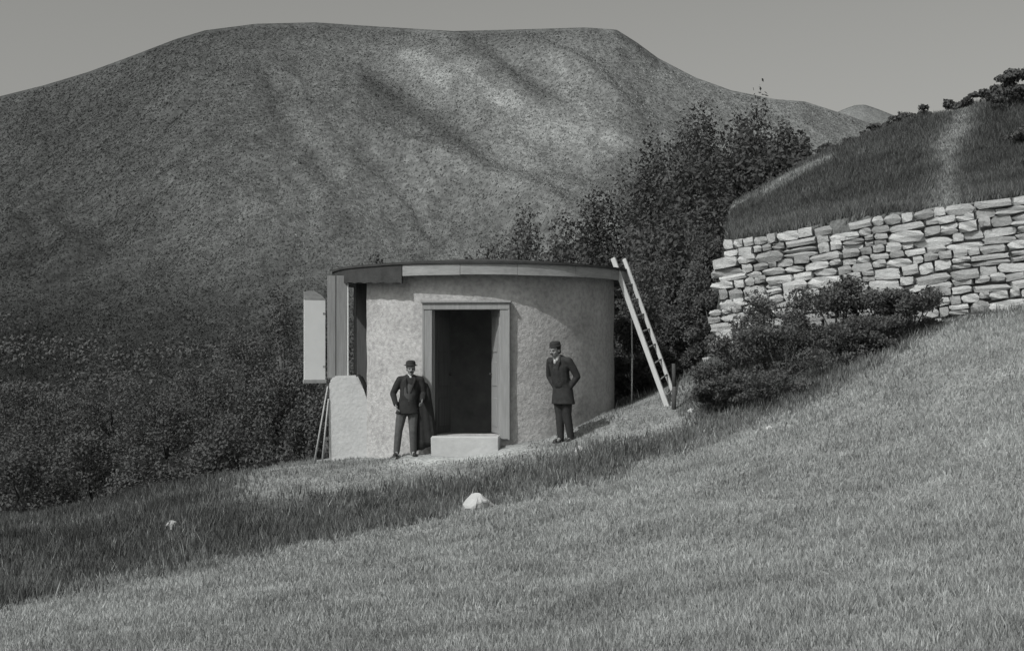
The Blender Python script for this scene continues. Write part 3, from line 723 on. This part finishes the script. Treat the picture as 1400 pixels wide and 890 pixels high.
for sgn, ang in ((-1, 70), (1, 72)):
    hinge = doorpos(sgn * (HW - 0.085), 0.12, 0)
    a = math.radians(-4.6) + (math.radians(ang) if sgn < 0 else math.pi - math.radians(ang))
    R3 = Matrix.Rotation(a, 3, 'Z'); W = 0.54
    bm = bmesh.new(); cz = (Z_SILL + Z_LINT) / 2 - HO.z; hh = Z_LINT - Z_SILL - 0.02
    hz = Vector((hinge.x, hinge.y, 0))
    def lp(u, d, z): return hz + R3 @ Vector((u, d, 0)) + Vector((0, 0, z))
    box(bm, lp(W / 2, 0, cz), (W, 0.035, hh), R3, 0.004)
    for zz_, hh_ in ((cz + hh * 0.30, 0.62), (cz - hh * 0.02, 0.42), (cz - hh * 0.33, 0.50)):
        for dd in (-0.022, 0.022): box(bm, lp(W / 2, dd, zz_), (W - 0.16, 0.012, hh_), R3, 0.004)
    leaf = obj('door_leaf', bm, M_DARK_SHADED if sgn < 0 else M_FRAME, hut)  # shade put into the left leaf's colour, right leaf kept pale as lit
    bm = bmesh.new(); ball(bm, lp(W - 0.06, -0.05 if sgn < 0 else 0.05, cz - 0.05), 0.025); tube(bm, lp(W - 0.06, -0.05 if sgn < 0 else 0.05, cz - 0.05), lp(W - 0.06, 0, cz - 0.05), 0.01, 0.01, 6)
    obj('door_handle', bm, M_FELT, leaf)
bm = bmesh.new()
vs_ = box(bm, doorpos(0.02, -0.10, -1.56), (1.16, 0.62, 0.46), DROT, 0.02)
for v in bm.verts: v.co += Vector((random.uniform(-.012, .012), random.uniform(-.012, .012), random.uniform(-.008, .008)))
obj('door_step', bm, M_STEP, hut)

# pier on the left with boarded post carrying the roof, and the white shutter folded out beside it
def W2L(px, py, Y): return Vector(P(px, py, Y)) - HO
bm = bmesh.new()
yf, ybk = 22.30, 23.1
prof = [(450, 655), (449, 560), (450, 522), (456, 514), (488, 513), (497, 532), (505, 556), (520, 600), (528, 655)]
fr_ = [bm.verts.new(W2L(a, b, yf)) for a, b in prof]
bk_ = [bm.verts.new(W2L(a, b, yf) + Vector((0, ybk - yf, 0))) for a, b in prof]
bm.faces.new(fr_); bm.faces.new(bk_[::-1])
for q in range(len(prof)): bm.faces.new((fr_[q], fr_[(q + 1) % len(prof)], bk_[(q + 1) % len(prof)], bk_[q]))
bmesh.ops.bevel(bm, geom=bm.edges[:], offset=0.03, segments=2, affect='EDGES')
bmesh.ops.triangulate(bm, faces=[f for f in bm.faces if len(f.verts) > 4])
obj('pier', bm, M_LIME, hut)
zt = 1.50; zb = -0.36
xl, xr = P(447, 0, 22.45)[0], P(476, 0, 22.45)[0]
wq = (xr - xl)
for (a0, a1, dy, m_) in ((0.0, 0.40, 0.03, M_WOOD), (0.44, 0.95, 0.0, M_WOOD)):
    bm = bmesh.new(); cxp = xl + wq * (a0 + a1) / 2
    box(bm, Vector((cxp, 22.50 + dy, (zt + zb) / 2)) - HO, (wq * (a1 - a0), 0.09, zt - zb), None, 0.006)
    obj('post_board', bm, m_, hut)
bm = bmesh.new(); box(bm, Vector((xl + wq * 0.99, 22.47, (zt + zb) / 2)) - HO, (0.024, 0.05, zt - zb - 0.08), None, 0.004); obj('white_corner_bead', bm, M_WHITE, hut)
bm = bmesh.new(); box(bm, Vector((xl + wq * 0.42, 22.58, (zt + zb) / 2 - 0.003)) - HO, (wq * 0.8, 0.05, zt - zb - 0.02), None, 0.004); obj('post_core', bm, M_SOFFIT, hut)
bm = bmesh.new(); box(bm, Vector((P(485.5, 0, 22.75)[0], 22.75, 0.35)) - HO, (0.05, 0.05, 2.2), None, 0.004); obj('opening_batten', bm, M_WOOD, hut)
# shutter
sx0, sx1 = P(417.5, 0, 22.6)[0], P(444, 0, 22.5)[0]
sa = math.radians(20); sw = (sx1 - sx0) / math.cos(sa)
SR = Matrix.Rotation(sa * 1.0, 3, 'Z')
scn = Vector(((sx0 + sx1) / 2, 22.5, 0))
def sp(u, d, z): return scn + SR @ Vector((u, d, 0)) + Vector((0, 0, z)) - HO
z0s, z1s = (HY - 524) / F * 22.5, (HY - 399) / F * 22.5
bm = bmesh.new(); box(bm, sp(0, 0, (z0s + z1s) / 2 - 0.06), (sw, 0.03, z1s - z0s - 0.16), SR, 0.004)
sh = obj('shutter', bm, M_WHITE, hut)
bm = bmesh.new(); box(bm, sp(0, -0.012, z0s + 0.035), (sw + 0.03, 0.06, 0.07), SR, 0.006); obj('shutter_rail', bm, M_FRAME, sh)
bm = bmesh.new()
for d_ in (-0.016, 0.016): pass
tv = [bm.verts.new(sp(u, d_, z)) for d_ in (-0.022, 0.022) for (u, z) in ((-sw / 2, z1s - 0.14), (sw / 2, z1s - 0.14), (sw / 2 - 0.08, z1s - 0.06), (-0.02, z1s + 0.02), (-sw / 2, z1s))]
bm.faces.new(tv[:5]); bm.faces.new(tv[5:][::-1])
for q in range(5): bm.faces.new((tv[q], tv[(q + 1) % 5], tv[5 + (q + 1) % 5], tv[5 + q]))
obj('shutter_head', bm, M_FASCIA, sh)
for zz_ in (z0s + 0.3, z1s - 0.4):
    bm = bmesh.new(); box(bm, sp(sw / 2 + 0.02, 0.01, zz_), (0.14, 0.05, 0.05), SR, 0.004); obj('hinge', bm, M_FELT, sh)

# ------------------------------------------------------------------ poles by the pier, ladder, stakes
M_POLE = mat('pale_pole', 0.36, var=0.2, scale=5)
for (a, b, lab) in (((448, 528, 22.28), (429, 612, 22.1), 'thin pale pole leaning against the white pier, its foot set farther out'), ((449, 545, 22.28), (440, 612, 22.15), 'thin pale pole leaning steeply against the white pier, close to its face')):
    p0 = Vector(P(*a)); p1 = Vector(P(*b)); p1.z = gz(p1.x, p1.y) - 0.05
    o = empty('leaning_pole', p1); bm = bmesh.new(); tube(bm, p1 - p1, p0 - p1, 0.018, 0.013, 8); me_o = obj('pole', bm, M_POLE, o, True); tag(o, lab, 'pole')

M_RAIL = mat('bare_ladder_wood', 0.46, var=0.12, scale=4, stretch=(4, 4, 1))
f0 = Vector(P(913, 560, 22.05)); t0 = Vector(P(838, 353, 22.72)); f0.z = gz(f0.x, f0.y) - 0.04
off = Vector((0.215, 0.34, 0))
lad = empty('ladder', f0); tag(lad, 'pale bare-wood ladder leaning against the edge of the round roof', 'ladder')
f1 = f0 + off; f1.z = gz(f1.x, f1.y) - 0.04
dlen = (t0 - f0)
zaxis = dlen.normalized(); xaxis = off.normalized(); yaxis = zaxis.cross(xaxis).normalized(); xaxis = yaxis.cross(zaxis)
LR = Matrix((xaxis, yaxis, zaxis)).transposed()
for base, top, wd in ((f0, t0, 0.078), (f1, t0 + off, 0.058)):
    bm = bmesh.new(); c = (base + top) / 2 - f0
    box(bm, c, (0.045, wd + 0.012, (top - base).length), LR, 0.006); obj('rail', bm, M_RAIL, lad)
for q in range(9):
    k = 0.07 + q * 0.107
    bm = bmesh.new(); tube(bm, dlen * k, (f1 - f0).lerp(t0 + off - f0, k), 0.016, 0.016, 8); obj('rung', bm, M_WOOD, lad, True)

def stake(px, y0, y1, Y, r, m, name, lab):
    p0 = Vector(P(px, y1, Y)); zt_ = (HY - y0) / F * Y; zg = gz(p0.x, p0.y)
    bm = bmesh.new(); hgt = zt_ - zg
    tube(bm, (0, 0, -0.1), (0.01, 0, hgt * 0.5), r, r * 0.95, 8); tube(bm, (0.01, 0, hgt * 0.5), (0.0, 0.01, hgt), r * 0.95, r * 0.8, 8)
    o = empty(name, (p0.x, p0.y, zg)); obj('shaft', bm, m, o, True); tag(o, lab, 'post')
stake(921, 497, 570, 21.8, 0.04, M_DARK_SHADED, 'stake', 'short dark stake standing upright at the foot of the ladder')
stake(863.5, 428, 545, 23.2, 0.016, M_POLE, 'thin_post', 'thin pale upright post beside the shaded right edge of the hut')

# ------------------------------------------------------------------ loose rocks
def rock(px, py, Y, sx, sy, sz, lab, seed, m=M_STEP):
    random.seed(seed); bm = bmesh.new(); bmesh.ops.create_icosphere(bm, subdivisions=3, radius=1.0)
    pl = [(Vector((random.uniform(-1, 1), random.uniform(-1, 1), random.uniform(-.3, 1))).normalized(), random.uniform(0.5, 0.85)) for _ in range(16)]
    for v in bm.verts:
        for nrm, dd in pl:
            e_ = v.co.dot(nrm) - dd
            if e_ > 0: v.co -= nrm * e_
        v.co *= 1 + random.uniform(-.05, .05)
        v.co = Vector((v.co.x * sx, v.co.y * sy, v.co.z * sz))
    x_ = (px - CX) / F * Y
    o = obj('rock', bm, m); o.location = (x_, Y, gz(x_, Y) + sz * 0.35); tag(o, lab, 'rock')
rock(655, 690, 17.35, 0.27, 0.2, 0.17, 'large whitish boulder lying at the upper edge of the meadow', 3)
rock(235, 719, 16.9, 0.12, 0.11, 0.10, 'small whitish boulder lying on the dark bank away from the hut', 4)
rock(791, 616, 20.0, 0.09, 0.08, 0.08, 'small pale stone beside the feet of the man in the long coat', 6)
rock(1052, 606, 18.4, 0.07, 0.06, 0.05, 'tiny pale stone on the meadow below the dark bushes', 8)
rock(945, 566, 21.2, 0.08, 0.08, 0.06, 'small pale stone on the grass just beyond the ladder foot', 9)

# ------------------------------------------------------------------ people
M_SKIN = mat('skin', 0.22, var=0.06, scale=20, rough=0.6)
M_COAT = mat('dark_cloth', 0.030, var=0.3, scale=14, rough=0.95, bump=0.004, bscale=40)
M_COAT2 = mat('charcoal_cloth', 0.035, var=0.3, scale=14, rough=0.95, bump=0.004, bscale=40)
M_TROUS = mat('grey_trouser_cloth', 0.085, var=0.25, scale=14, rough=0.95, bump=0.004, bscale=40)
M_VEST = mat('waistcoat_cloth', 0.07, var=0.25, scale=14, rough=0.95)
M_SHIRT = mat('shirt_linen', 0.45, var=0.06, scale=20)
M_HAIR = mat('dark_hair', 0.03, var=0.3, scale=40, rough=0.8)
M_SHOE = mat('boot_leather', 0.03, var=0.3, scale=30, rough=0.6)

def remesh(o, vox=0.012, it=3):
    r = o.modifiers.new('remesh', 'REMESH'); r.mode = 'VOXEL'; r.voxel_size = vox; r.use_smooth_shade = True
    s = o.modifiers.new('smooth', 'SMOOTH'); s.factor = 0.5; s.iterations = it
def chain(bm, pts):
    for (p0, r0), (p1, r1) in zip(pts[:-1], pts[1:]): capsule(bm, p0, p1, r0, r1, 10)
def lerp3(a, b, t): return Vector(a).lerp(Vector(b), t)

def hand(bm, wrist, elbow, side, fwd):
    """palm, four fingers of unequal length with a knuckle bend, thumb off the side of the palm"""
    d = (Vector(wrist) - Vector(elbow)).normalized(); fwd = Vector(fwd); fwd = (fwd - d * fwd.dot(d)).normalized(); sx = d.cross(fwd).normalized()
    w = Vector(wrist)
    for q in (-0.022, 0, 0.022): capsule(bm, w + fwd * q * 0.7, w + d * 0.085 + fwd * q, 0.015, 0.013, 8)
    for q, l in ((-0.033, 0.058), (-0.011, 0.078), (0.011, 0.084), (0.033, 0.074)):
        k0 = w + d * 0.088 + fwd * q; k1 = k0 + d * l * 0.55 + sx * side * 0.012; k2 = k1 + d * l * 0.40 + sx * side * 0.03
        capsule(bm, k0, k1, 0.0095, 0.0088, 8); capsule(bm, k1, k2, 0.0088, 0.0075, 8)
    t0_ = w + d * 0.02 + fwd * 0.03; t1_ = t0_ + d * 0.035 + fwd * 0.028; t2_ = t1_ + d * 0.035 + fwd * 0.006
    capsule(bm, t0_, t1_, 0.013, 0.0105, 8); capsule(bm, t1_, t2_, 0.0105, 0.0085, 8)

def head(bm, c, R):
    """skull, jaw, nose, brow, lips and ears; faces local -Y through R"""
    c = Vector(c)
    def q(x, y, z): return c + R @ Vector((x, y, z))
    ball(bm, q(0, 0.012, 0.03), (0.075, 0.095, 0.095), R, 16); ball(bm, q(0, -0.022, -0.045), (0.058, 0.066, 0.072), R, 14)
    ball(bm, q(0, -0.062, -0.098), (0.028, 0.024, 0.022), R, 8)
    capsule(bm, q(0, -0.088, 0.012), q(0, -0.110, -0.026), 0.010, 0.015, 8)
    for s_ in (-1, 1):
        ball(bm, q(s_ * 0.016, -0.094, -0.028), 0.011, R, 8)
        ball(bm, q(s_ * 0.076, 0.018, -0.012), (0.010, 0.022, 0.034), R, 8)
        ball(bm, q(s_ * 0.030, -0.080, 0.024), (0.026, 0.014, 0.010), R, 8)
        ball(bm, q(s_ * 0.046, -0.060, -0.03), (0.022, 0.02, 0.02), R, 8)
    ball(bm, q(0, -0.088, -0.058), (0.026, 0.010, 0.008), R, 8); ball(bm, q(0, -0.084, -0.072), (0.022, 0.010, 0.008), R, 8)

def person(label, loc, rz, J, coat_m, trouser_m, coat_hem, brim, vest, headrot, scale, beard=0.0):
    """J: joint positions, metres, local (faces -Y)"""
    t = empty('person', loc, rz); t.scale = (scale,) * 3
    tag(t, label, 'person')
    v = {k: Vector(a) for k, a in J.items()}
    HR = Matrix.Rotation(headrot[0], 3, 'Z') @ Matrix.Rotation(headrot[1], 3, 'X')
    # body, one continuous surface
    bm = bmesh.new()
    head(bm, v['head'], HR)
    chain(bm, [(v['chest'] + Vector((0, 0, .12)), 0.075), (v['neck'], 0.056), (v['head'] + Vector((0, 0.012, -0.05)), 0.052)])
    chain(bm, [(v['pelvis'], 0.125), (v['waist'], 0.115), (v['chest'], 0.115)])
    for s_ in ('r', 'l'):
        chain(bm, [(v['chest'], 0.07), (v['sh_' + s_] + Vector((0, 0.01, -0.02)), 0.05), (v['el_' + s_], 0.040), (v['wr_' + s_], 0.027)])
        hand(bm, v['wr_' + s_], v['el_' + s_], 1 if s_ == 'l' else -1, J.get('hf_' + s_, (0, -1, 0)))
        chain(bm, [(v['pelvis'], 0.10), (v['hip_' + s_], 0.085), (v['kn_' + s_], 0.052), (v['an_' + s_], 0.037), (v['an_' + s_] + Vector((0, -0.10, -0.045)), 0.03)])
    remesh(obj('body', bm, M_SKIN, t), 0.0075, 2)
    # eyes
    for s_ in (-1, 1):
        bm = bmesh.new(); ball(bm, v['head'] + HR @ Vector((s_ * 0.031, -0.083, 0.006)), (0.012, 0.008, 0.008), HR, 8); obj('eye', bm, M_HAIR, t, True)
    # hair, and a moustache or beard
    bm = bmesh.new(); ball(bm, v['head'] + HR @ Vector((0, 0.026, 0.038)), (0.084, 0.092, 0.096), HR, 16); ball(bm, v['head'] + HR @ Vector((0, 0.06, -0.03)), (0.066, 0.05, 0.05), HR, 12)
    o = obj('hair', bm, M_HAIR, t); remesh(o, 0.01, 2)
    if beard:
        bm = bmesh.new(); ball(bm, v['head'] + HR @ Vector((0, -0.07, -0.088)), (0.048, 0.042, 0.045), HR, 12); ball(bm, v['head'] + HR @ Vector((0, -0.098, -0.050)), (0.034, 0.014, 0.010), HR, 8)
        o = obj('beard', bm, M_HAIR, t); remesh(o, 0.008, 1)
    else:
        bm = bmesh.new(); ball(bm, v['head'] + HR @ Vector((0, -0.100, -0.050)), (0.034, 0.013, 0.010), HR, 8); obj('moustache', bm, M_HAIR, t, True)
    # soft hat: crown and brim
    bm = bmesh.new(); hc = v['head'] + HR @ Vector((0, 0.015, 0.078))
    rings = [(0.088, 0.102, -0.012), (0.090, 0.104, 0.03), (0.082, 0.094, 0.062), (0.05, 0.06, 0.078)]
    if brim: rings = [(0.088 + brim, 0.102 + brim, -0.014), (0.088 + brim, 0.102 + brim, -0.006), (0.089, 0.103, 0.0)] + rings[1:]
    prev = None
    for (a_, b2_, z_) in rings:
        cur = [bm.verts.new(hc + HR @ Vector((a_ * math.cos(q), b2_ * math.sin(q), z_))) for q in [2 * math.pi * i / 20 for i in range(20)]]
        if prev:
            for i in range(20): bm.faces.new((prev[i], prev[(i + 1) % 20], cur[(i + 1) % 20], cur[i]))
        else: bm.faces.new(cur[::-1])
        prev = cur
    bm.faces.new(prev)
    if not brim: ball(bm, hc + HR @ Vector((0, -0.105, -0.012)), (0.06, 0.05, 0.008), HR, 12)
    obj('hat', bm, M_HAIR, t, True)
    # trousers
    bm = bmesh.new()
    ball(bm, v['pelvis'], (0.165, 0.125, 0.14), None, 14)
    chain(bm, [(v['pelvis'] + Vector((0, 0, .05)), 0.13), (v['waist'] - Vector((0, 0, .04)), 0.135)])
    for s_ in ('r', 'l'):
        chain(bm, [(v['hip_' + s_], 0.105), (lerp3(v['hip_' + s_], v['kn_' + s_], .6), 0.088), (v['kn_' + s_], 0.075), (lerp3(v['kn_' + s_], v['an_' + s_], .5), 0.070), (v['an_' + s_] + Vector((0, 0.0, 0.0)), 0.062)])
    remesh(obj('trousers', bm, trouser_m, t), 0.012, 3)
    for s_ in ('r', 'l'):
        a_ = v['an_' + s_]; bm = bmesh.new(); tw = J.get('ft_' + s_, 0.2 * (1 if s_ == 'l' else -1)); Rf = Matrix.Rotation(tw, 3, 'Z')
        capsule(bm, a_ + Vector((0, 0.02, -0.01)), a_ + Vector((0, 0.03, -0.035)), 0.048, 0.044, 10)
        ball(bm, a_ + Rf @ Vector((0, -0.05, -0.038)), (0.044, 0.11, 0.036), Rf, 12); ball(bm, a_ + Rf @ Vector((0, -0.12, -0.046)), (0.045, 0.055, 0.028), Rf, 12)
        box(bm, a_ + Rf @ Vector((0, -0.06, -0.073)), (0.075, 0.24, 0.018), Rf, 0.006)
        o = obj('boot', bm, M_SHOE, t); remesh(o, 0.008, 1)
    # shirt front and collar
    bm = bmesh.new(); chain(bm, [(v['neck'] + Vector((0, 0.005, -0.045)), 0.072), (v['neck'] + Vector((0, 0.0, -0.01)), 0.062)])
    ball(bm, v['neck'] + Vector((0, -0.055, -0.09)), (0.042, 0.035, 0.075) if vest else (0.028, 0.03, 0.05), None, 10)
    remesh(obj('shirt', bm, M_SHIRT, t), 0.01, 1)
    if vest:
        bm = bmesh.new(); ball(bm, lerp3(v['waist'], v['chest'], .45) + Vector((0.0, -0.045, 0)), (0.125, 0.105, 0.24), None, 14); remesh(obj('waistcoat', bm, M_VEST, t), 0.012, 2)
    # jacket: torso, skirt to the hem, sleeves, lapels
    bm = bmesh.new()
    ball(bm, v['chest'] + Vector((0, 0.012, 0.03)), (0.195, 0.135, 0.19), None, 16)
    ball(bm, lerp3(v['sh_r'], v['sh_l'], .5) + Vector((0, 0.015, -0.01)), (0.19, 0.095, 0.075), None, 14)
    chain(bm, [(v['chest'] + Vector((0, 0.01, -.02)), 0.145), (v['waist'] + Vector((0, 0.01, 0)), 0.148)])
    for sx_ in (-1, 1):
        chain(bm, [(v['chest'] + Vector((sx_ * 0.07, 0, 0)), 0.115), (v['waist'] + Vector((sx_ * 0.055, 0.005, 0)), 0.118), (v['pelvis'] + Vector((sx_ * 0.06, 0.005, 0.10)), 0.118)])
    # skirt of the coat: oval loft with a straight hem
    hemc = lerp3(v['pelvis'], (v['kn_r'] + v['kn_l']) / 2, coat_hem + 0.2) + Vector((0, 0.01, 0)); prev = None
    for (c_, a_, b2_) in ((v['waist'] + Vector((0, 0.008, 0.05)), 0.16, 0.135), (v['pelvis'] + Vector((0, 0.008, 0.04)), 0.185, 0.145), (lerp3(v['pelvis'], hemc, 0.5), 0.205, 0.155), (hemc, 0.225, 0.165)):
        cur = [bm.verts.new(c_ + Vector((a_ * math.cos(q), b2_ * math.sin(q), 0))) for q in [2 * math.pi * i / 24 for i in range(24)]]
        if prev:
            for i in range(24): bm.faces.new((prev[i], prev[(i + 1) % 24], cur[(i + 1) % 24], cur[i]))
        else: bm.faces.new(cur)
        prev = cur
    bm.faces.new(prev[::-1])
    for s_ in ('r', 'l'):
        chain(bm, [(v['neck'] + Vector((0, 0.02, -0.07)), 0.07), (v['sh_' + s_] + Vector((0, 0, -0.01)), 0.066), (lerp3(v['sh_' + s_], v['el_' + s_], .5), 0.068), (v['el_' + s_], 0.060), (lerp3(v['el_' + s_], v['wr_' + s_], .95), 0.047)])
    remesh(obj('jacket', bm, coat_m, t), 0.011, 3)
    bm = bmesh.new()
    for sx_ in (-1, 1):
        p_ = [v['neck'] + Vector((sx_ * 0.065, 0.0, -0.02)), v['chest'] + Vector((sx_ * 0.085, -0.118, 0.09)), v['waist'] + Vector((sx_ * 0.03, -0.145, 0.10))]
        chain(bm, [(p_[0], 0.022), (p_[1], 0.028), (p_[2], 0.012)])
    remesh(obj('lapel', bm, coat_m, t), 0.008, 1)
    return t

# left man: facing the camera, weight on one leg, one hand at his hip, other arm by the door post
J1 = dict(pelvis=(-0.02, 0, 0.90), waist=(0.0, 0, 1.07), chest=(0.025, 0, 1.30), neck=(0.03, -0.01, 1.50), head=(0.035, -0.025, 1.605),
          sh_r=(-0.165, 0, 1.42), el_r=(-0.29, 0.03, 1.15), wr_r=(-0.235, -0.10, 0.95), sh_l=(0.215, 0, 1.42), el_l=(0.265, 0.02, 1.15), wr_l=(0.245, -0.17, 1.03),
          hip_r=(-0.115, 0, 0.87), kn_r=(-0.185, -0.03, 0.48), an_r=(-0.225, 0.0, 0.083), hip_l=(0.075, 0, 0.87), kn_l=(0.075, -0.035, 0.48), an_l=(0.085, 0.03, 0.083))
x1, y1 = P(559, 0, 21.12)[0], 21.12
man1 = person('man in dark jacket and hat facing outward by the left door post, legs apart', (x1, y1, gz(x1, y1) - 0.01), math.radians(4), J1, M_COAT, M_TROUS, 0.08, 0.035, True, (math.radians(6), math.radians(4)), 0.93)
# dark form added for the dark mass at his side, lofted in folds
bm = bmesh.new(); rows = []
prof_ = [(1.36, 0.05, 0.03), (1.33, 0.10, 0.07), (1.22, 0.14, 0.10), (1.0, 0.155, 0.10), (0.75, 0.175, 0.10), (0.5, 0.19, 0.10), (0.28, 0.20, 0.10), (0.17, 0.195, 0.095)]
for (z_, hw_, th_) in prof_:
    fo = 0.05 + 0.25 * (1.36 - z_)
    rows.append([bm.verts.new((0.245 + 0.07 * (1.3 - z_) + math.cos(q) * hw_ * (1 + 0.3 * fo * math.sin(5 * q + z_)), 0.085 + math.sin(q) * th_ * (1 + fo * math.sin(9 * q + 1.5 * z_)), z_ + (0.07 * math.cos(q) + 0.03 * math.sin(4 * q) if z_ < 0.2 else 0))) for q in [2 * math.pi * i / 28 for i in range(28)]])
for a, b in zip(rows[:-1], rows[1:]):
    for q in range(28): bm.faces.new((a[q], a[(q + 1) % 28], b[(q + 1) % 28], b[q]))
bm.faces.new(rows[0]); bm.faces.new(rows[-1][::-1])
obj('dark_side_form', bm, M_COAT, man1, True)
# right man: turned toward the door, stooping a little, hands hanging, long coat
J2 = dict(pelvis=(0, 0.0, 0.92), waist=(0, -0.05, 1.09), chest=(0, -0.10, 1.31), neck=(0, -0.165, 1.50), head=(0, -0.215, 1.60),
          sh_r=(-0.20, -0.09, 1.43), el_r=(-0.285, 0.01, 1.15), wr_r=(-0.135, -0.02, 0.95), sh_l=(0.20, -0.09, 1.43), el_l=(0.285, 0.04, 1.15), wr_l=(0.135, 0.0, 0.94),
          hip_r=(-0.09, 0, 0.88), kn_r=(-0.075, 0.02, 0.48), an_r=(-0.08, 0.06, 0.083), hip_l=(0.09, 0, 0.88), kn_l=(0.075, 0.04, 0.48), an_l=(0.085, 0.13, 0.083))
x2, y2 = P(769, 0, 21.05)[0], 21.05
person('man in long dark coat and hat turned toward the doorway, to the right of it', (x2, y2, gz(x2, y2) - 0.01), math.radians(-38), J2, M_COAT2, M_COAT2, 0.36, 0.012, False, (math.radians(-8), math.radians(10)), 0.985)
